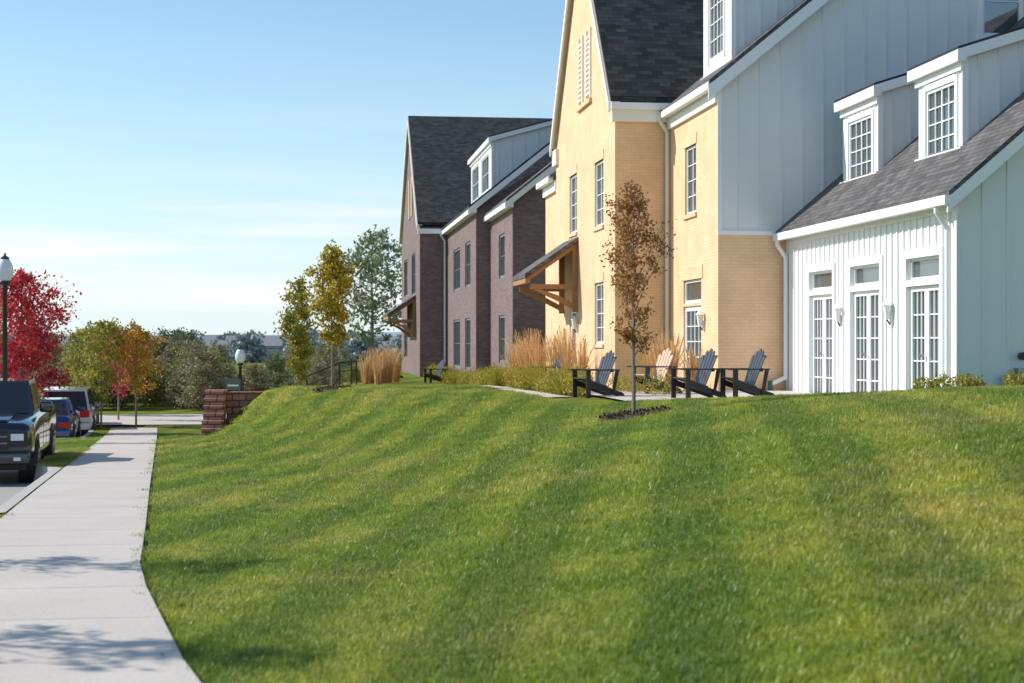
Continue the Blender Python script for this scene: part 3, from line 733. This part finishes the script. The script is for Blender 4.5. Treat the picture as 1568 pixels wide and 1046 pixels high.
# ------------------------------------------------------------------ chairs
def chair(x, y, z, rz=0, slat='chairslat'):
    c = B('adirondack_chair', (x, y, z), rz)   # faces -x
    d = 'chairdark'
    for s in (-1, 1):
        c.slab('legs', d, [(-.42, s*.29, 0), (-.42, s*.29, .56), (-.32, s*.29, .56), (-.32, s*.29, 0)], (0, .03*s, 0))
        c.slab('legs', d, [(-.40, s*.26, .26), (-.40, s*.26, .38), (.45, s*.26, .10), (.52, s*.26, 0), (.40, s*.26, 0)], (0, .028*s, 0))
        c.slab('legs', d, [(.18, s*.29, .10), (.24, s*.29, .12), (.34, s*.29, .56), (.26, s*.29, .56)], (0, .03*s, 0))
        c.slab('arms', d, [(-.50, s*.23, .562), (-.50, s*.39, .562), (.34, s*.36, .562), (.34, s*.28, .562)], (0, 0, .028))
    for k in range(6):
        xx = -.42+k*.09; zz = .395-k*.03
        c.slab('seat', slat, [(xx, -.25, zz), (xx, .25, zz), (xx+.08, .25, zz-.026), (xx+.08, -.25, zz-.026)], (0, 0, .022))
    for k in range(-2, 3):
        hgt = .98-.045*abs(k)**1.6; a0 = k*.095; a1 = k*.128
        P = [(.02, a0-.04, .20), (.02, a0+.04, .20), (.02+(hgt-.2)*.36, a1+.052, hgt-.03), (.02+(hgt-.2)*.37, a1, hgt), (.02+(hgt-.2)*.36, a1-.052, hgt-.03)]
        c.slab('backrest', slat, P, (.022, 0, .004))
    c.box('back_rail', d, .175, .205, -.33, .33, .53, .60); c.box('back_rail', d, .285, .31, -.26, .26, .80, .85)
    c.done()
for (px, D, rz_, sl_) in ((1068, 31, .25, 'chairslat'), (1143, 31, .15, 'chairslat'), (915, 32.5, .3, 'chairslat'), (1004, 34, .3, 'chairtan'), (846, 43, .3, 'chairslat'), (668, 66, .3, 'chairslat'), (600, 76, .3, 'chairslat')):
    x, y = W2(px, D); chair(x, y, max(gz(x, y), .63) if (y > 29.3 and x > 6 and y < 35) else gz(x, y)+.02, rz_, sl_)

# ------------------------------------------------------------------ street lamps, rail, wall, sign
def lamp(x, y, z, H=5.0):
    l = B('street_lamp', (x, y, z))
    l.lathe('post', 'iron', (0, 0, 0), [(.2, 0), (.2, .25), (.13, .35), (.10, .9), (.075, 1.0), (.055, H-.95), (.09, H-.93), (.09, H-.88), (.05, H-.84), (.13, H-.78), (.15, H-.72), (0, H-.72)])
    l.lathe('globe', 'globe', (0, 0, 0), [(.12, H-.72), (.20, H-.60), (.215, H-.45), (.19, H-.32), (.13, H-.2), (.10, H-.16)])
    l.lathe('cap', 'iron', (0, 0, 0), [(.11, H-.17), (.11, H-.13), (.05, H-.09), (.02, H-.06), (.035, H-.04), (.01, H), (0, H)])
    l.done(smooth=('globe', 'post'))
lamp(-7.58, 41, -.95, 4.95)
x, y = W2(368, 63.5); lamp(x, y, -1.15, 2.75)
x, y = W2(357, 63)
s = B('road_sign', (x, y, -1.1)); s.box('panel', 'signgreen', -.3, .3, -.03, 0, .9, 1.35); s.box('posts', 'iron', -.31, -.26, .001, .06, 0, 1.35); s.box('posts', 'iron', .26, .31, .001, .06, 0, 1.35); s.box('lettering', 'trim', -.22, .22, -.036, -.031, 1.05, 1.12); s.done()

w = B('retaining_wall')
for k in range(7):
    zt = .26-k*.2
    w.box('courses', 'redstone', -2.95+.012*(k % 2), -2.38-.012*(k % 2), 46.9-k*.36-.3, 47.42, zt-.2+.006, zt)
    w.box('course_caps', 'redstone', -2.97, -2.36, 46.9-k*.36-.33, 46.9-k*.36+.04, zt+.002, zt+.04)
w.box('back_courses', 'redstone', -2.37, -.6, 47.2, 47.45, -1.2, .20); w.box('cap', 'redstone', -2.98, -2.35, 46.95, 47.5, .262, .32)
w.box('cap', 'redstone', -2.34, -.6, 47.15, 47.5, .203, .259)
w.done()
h = B('handrail')
pp = [W2(445, 52), W2(470, 52), W2(520, 52), W2(546, 52)]
zr_ = [.35, .6, 1.05, 1.1]
for k in range(3):
    a = (*pp[k], zr_[k]); c_ = (*pp[k+1], zr_[k+1]); h.cyl('rail', 'iron', a, c_, .03); h.cyl('rail', 'iron', (a[0], a[1], a[2]-.3), (c_[0], c_[1], c_[2]-.3), .018)
for k in range(4): h.cyl('posts', 'iron', (*pp[k], -1.1), (*pp[k], zr_[k]), .03)
q = W2(538, 50); h.cyl('posts', 'iron', (*q, -.5), (*q, 1.2), .03); h.cyl('rail', 'iron', (*q, 1.18), (*pp[3], 1.1), .03)
h.done()

# ------------------------------------------------------------------ vehicles (front at -y)
def vehicle(name, x, y, z, rz, paint, truck=False, suv=False, rear=False):
    v = B(name, (x, y, z), rz)
    if truck:
        L = 5.8; secs = [(0, .88, .55, 1.06), (.10, .97, .5, 1.16), (.8, 1.0, .42, 1.22), (1.55, 1.0, .40, 1.27), (3.75, 1.0, .40, 1.30), (5.7, 1.0, .45, 1.32), (5.8, .97, .5, 1.28)]
        cab = [(1.42, 1.25), (2.2, 1.87), (3.5, 1.89), (3.85, 1.28)]; wr = .41; ax_ = (.95, 4.7)
    elif suv:
        L = 4.6; secs = [(0, .8, .45, .80), (.12, .88, .35, .92), (1.1, .92, .3, 1.02), (4.3, .92, .3, 1.08), (4.6, .86, .45, 1.0)]
        cab = [(1.0, 1.0), (1.75, 1.62), (3.9, 1.66), (4.5, 1.06)]; wr = .35; ax_ = (.85, 3.7)
        if rear: cab = [(.15, .95), (.6, 1.62), (2.9, 1.66), (3.5, 1.04)]
    else:
        L = 4.6; secs = [(0, .75, .4, .72), (.15, .86, .3, .92), (1.0, .9, .25, .95), (3.4, .9, .25, .92), (4.45, .87, .3, .76), (4.6, .8, .42, .68)]
        cab = [(.7, .93), (1.5, 1.38), (2.6, 1.40), (3.5, .92)]; wr = .32; ax_ = (.9, 3.6)
    V, F, _ = v.part('body', paint)
    for (yy, w, zb, zt) in secs:
        V += [(-w*.92, yy, zb), (-w, yy, zb+.14), (-w, yy, zt-.22), (-w*.97, yy, zt-.06), (-w*.86, yy, zt), (0, yy, zt+.03), (w*.86, yy, zt), (w*.97, yy, zt-.06), (w, yy, zt-.22), (w, yy, zb+.14), (w*.92, yy, zb)]
    n = 11
    for k in range(len(secs)-1):
        for j in range(n):
            q = (j+1) % n; F.append([k*n+j, k*n+q, (k+1)*n+q, (k+1)*n+j])
    F.append(list(range(n))[::-1]); F.append([(len(secs)-1)*n+j for j in range(n)])
    wb, wt = secs[2][1]*.9, secs[2][1]*.74
    C = [[(sg*(wb if i in (0, 3) else wt), a, zz-(.03 if i in (0, 3) else 0)) for (i, (a, zz)) in enumerate(cab)] for sg in (-1, 1)]
    Lf, Rt = C
    v.poly('cabin', paint, Lf); v.poly('cabin', paint, Rt[::-1])
    for i in range(3): v.poly('cabin', paint, [Lf[i], Rt[i], Rt[i+1], Lf[i+1]])
    def pane(q, u0, u1, w0, w1, off):
        q = [Vector(p) for p in q]
        f = lambda u, w: (q[0].lerp(q[1], u)).lerp(q[3].lerp(q[2], u), w)+Vector(off)
        v.poly('windows', 'carglass', [f(u0, w0), f(u1, w0), f(u1, w1), f(u0, w1)])
    pane([Lf[0], Rt[0], Rt[1], Lf[1]], .05, .95, .08, .92, (0, -.008, .006))
    pane([Lf[3], Rt[3], Rt[2], Lf[2]], .08, .92, .12, .88, (0, .008, .006))
    for sg, S in ((-1, Lf), (1, Rt)):
        m0 = [(S[0][0]+(S[3][0]-S[0][0])*.5, (cab[0][0]+cab[3][0])/2+.05, (S[0][2]+S[3][2])/2), (S[1][0], (cab[1][0]+cab[2][0])/2+.05, (S[1][2]+S[2][2])/2)]
        pane([S[0], m0[0], m0[1], S[1]], .10, .94, .12, .86, (sg*.008, 0, .004)); pane([m0[0], S[3], S[2], m0[1]], .06, .88, .12, .86, (sg*.008, 0, .004))
    W_ = secs[2][1]
    for a in ax_:
        for sg in (-1, 1):
            v.cyl('wheel_arches', 'black', (sg*(W_-.3), a, wr+.03), (sg*(W_+.006), a, wr+.03), wr+.08, n=28)
            v.cyl('wheels', 'tyre', (sg*(W_-.24), a, wr), (sg*(W_+.02), a, wr), wr, n=28)
            v.cyl('hubs', 'alloy', (sg*(W_-.1), a, wr), (sg*(W_+.028), a, wr), wr*.62, n=20)
            v.cyl('hub_caps', 'black', (sg*W_, a, wr), (sg*(W_+.034), a, wr), wr*.2, n=12)
            for k in range(6):
                t = k*1.047; v.cyl('hub_caps', 'black', (sg*W_, a+math.cos(t)*wr*.42, wr+math.sin(t)*wr*.42), (sg*(W_+.031), a+math.cos(t)*wr*.42, wr+math.sin(t)*wr*.42), wr*.1, n=8)
    v.box('underbody', 'black', -W_*.85, W_*.85, .4, L-.4, .2 if not truck else .3, .5)
    if truck:
        v.slab('hood', paint, [(-.55, .12, 1.17), (.55, .12, 1.17), (.62, 1.40, 1.29), (-.62, 1.40, 1.29)], (0, 0, .05))
    my = cab[0][0]+.38 if not rear else cab[3][0]-.55
    for sg in (-1, 1):
        v.box('mirrors', paint, sg*(W_*.97), sg*(W_+.20), my, my+.12, cab[0][1]+.03, cab[0][1]+(.24 if truck else .16))
        if truck:
            for (yy) in (2.3, 3.0, 3.75): v.box('door_seams', 'black', sg*(W_-.01), sg*(W_+.003), yy, yy+.012, .6, 1.05)
            v.box('door_handles', 'chrome', sg*(W_-.01), sg*(W_+.03), 2.75, 2.93, 1.0, 1.03)
    if truck:
        v.box('grille', 'black', -.58, .58, -.05, -.003, .70, 1.06)
        for k in range(2): v.box('grille_bars', 'greyframe', -.56, .56, -.075, -.051, .80+k*.12, .83+k*.12)
        for sg in (-1, 1):
            v.box('headlights', 'lampw', sg*.62, sg*.84, -.04, -.003, .86, .98); v.box('headlight_trim', 'black', sg*.595, sg*.90, -.03, .02, .74, 1.03)
            v.box('headlights', 'lampw', sg*.68, sg*.80, -.17, -.14, .51, .57)
        v.box('bumper', 'paintblack', -.95, .95, -.14, -.002, .44, .66); v.box('plate', 'lampw', -.16, .16, -.15, -.141, .50, .62)
    elif rear:
        v.box('bumper', paint, -.82, .82, -.07, .1, .35, .55)
        for sg in (-1, 1): v.box('tail_lights', 'red', sg*.5, sg*.8, -.03, .1, .62 if not suv else .75, .76 if not suv else .98)
        v.box('plate', 'lampw', -.2, .2, -.08, -.071, .42, .52)
    v.done(bevel=.035, smooth=('body', 'cabin', 'mirrors', 'bumper', 'hood'))
vehicle('pickup_truck', -5.83, 28.7, -.87, .085, 'paintblack', truck=True)
vehicle('blue_sedan', -7.6, 46.4, zs(47)-.33, .085, 'paintblue', rear=True)
vehicle('white_suv', -7.75, 51.8, -1.44, .085, 'paintwhite', suv=True, rear=True)

# ------------------------------------------------------------------ light, sky
sd = Vector((-.947, .32, 0)).normalized(); el = math.radians(36)
sv = Vector((sd.x*math.cos(el), sd.y*math.cos(el), math.sin(el)))
L = bpy.data.lights.new('sun', 'SUN'); L.energy = 5.0; L.angle = math.radians(.5); L.color = (1, .95, .87)
lo = bpy.data.objects.new('sun', L); COL.objects.link(lo); lo.rotation_euler = sv.to_track_quat('Z', 'Y').to_euler()
wd = bpy.data.worlds.new('World'); scene.world = wd; wd.use_nodes = True; nt = wd.node_tree; nt.nodes.clear()
sky = N(nt, 'ShaderNodeTexSky', sky_type='NISHITA'); sky.sun_disc = False; sky.sun_elevation = el; sky.sun_rotation = math.atan2(sd.x, sd.y) % (2*math.pi)
sky.air_density = 1.0; sky.dust_density = .3; sky.ozone_density = 2.2
tcn = N(nt, 'ShaderNodeTexCoord'); mp = N(nt, 'ShaderNodeMapping'); mp.inputs['Scale'].default_value = (2.4, 2.4, 38); mp.inputs['Rotation'].default_value = (.02, .05, 0)
nt.links.new(tcn.outputs['Generated'], mp.inputs[0]); cn = nz(nt, 1.3, 7, mp.outputs[0], .6)
cr = ramp(nt, [(.46, (0, 0, 0)), (.64, (1, 1, 1))], cn.outputs[0])
sx = N(nt, 'ShaderNodeSeparateXYZ'); nt.links.new(tcn.outputs['Generated'], sx.inputs[0])
hz = ramp(nt, [(0, (.85, .85, .85)), (.05, (.55, .55, .55)), (.12, (.24, .24, .24)), (.2, (.08, .08, .08)), (.35, (0, 0, 0))], sx.outputs['Z'])
tint = mix(nt, sky.outputs[0], (.90, 1.05, 1.06), 1.0, 'MULTIPLY')
hc = mix(nt, tint, (5.6, 6.5, 7.0), hz.outputs[0])
er = ramp(nt, [(0, (.7, .7, .7)), (.02, (1, 1, 1)), (.07, (.9, .9, .9)), (.10, (.15, .15, .15)), (.2, (0, 0, 0))], sx.outputs['Z'])
mm = N(nt, 'ShaderNodeMath', operation='MULTIPLY'); nt.links.new(cr.outputs[0], mm.inputs[0]); nt.links.new(er.outputs[0], mm.inputs[1])
m2 = N(nt, 'ShaderNodeMath', operation='MULTIPLY'); nt.links.new(mm.outputs[0], m2.inputs[0]); m2.inputs[1].default_value = .85
cc = mix(nt, hc, (6.8, 6.8, 6.8), m2.outputs[0])
bg = N(nt, 'ShaderNodeBackground'); bg.inputs[1].default_value = .15; nt.links.new(cc, bg.inputs[0])
wo = N(nt, 'ShaderNodeOutputWorld'); nt.links.new(bg.outputs[0], wo.inputs[0])

cam = bpy.data.cameras.new('camera'); co = bpy.data.objects.new('camera', cam); COL.objects.link(co)
co.location = (0, 0, 1.75); co.rotation_euler = (math.radians(90), 0, -math.atan(314/2400))
cam.sensor_width = 36; cam.lens = 2400/1568*36; cam.clip_end = 8000; cam.clip_start = .05
cam.dof.use_dof = True; cam.dof.focus_distance = 28; cam.dof.aperture_fstop = 2.8
scene.camera = co
scene.view_settings.view_transform = 'Standard'; scene.view_settings.look = 'None'; scene.view_settings.exposure = 0
print('tufts', len(pts))
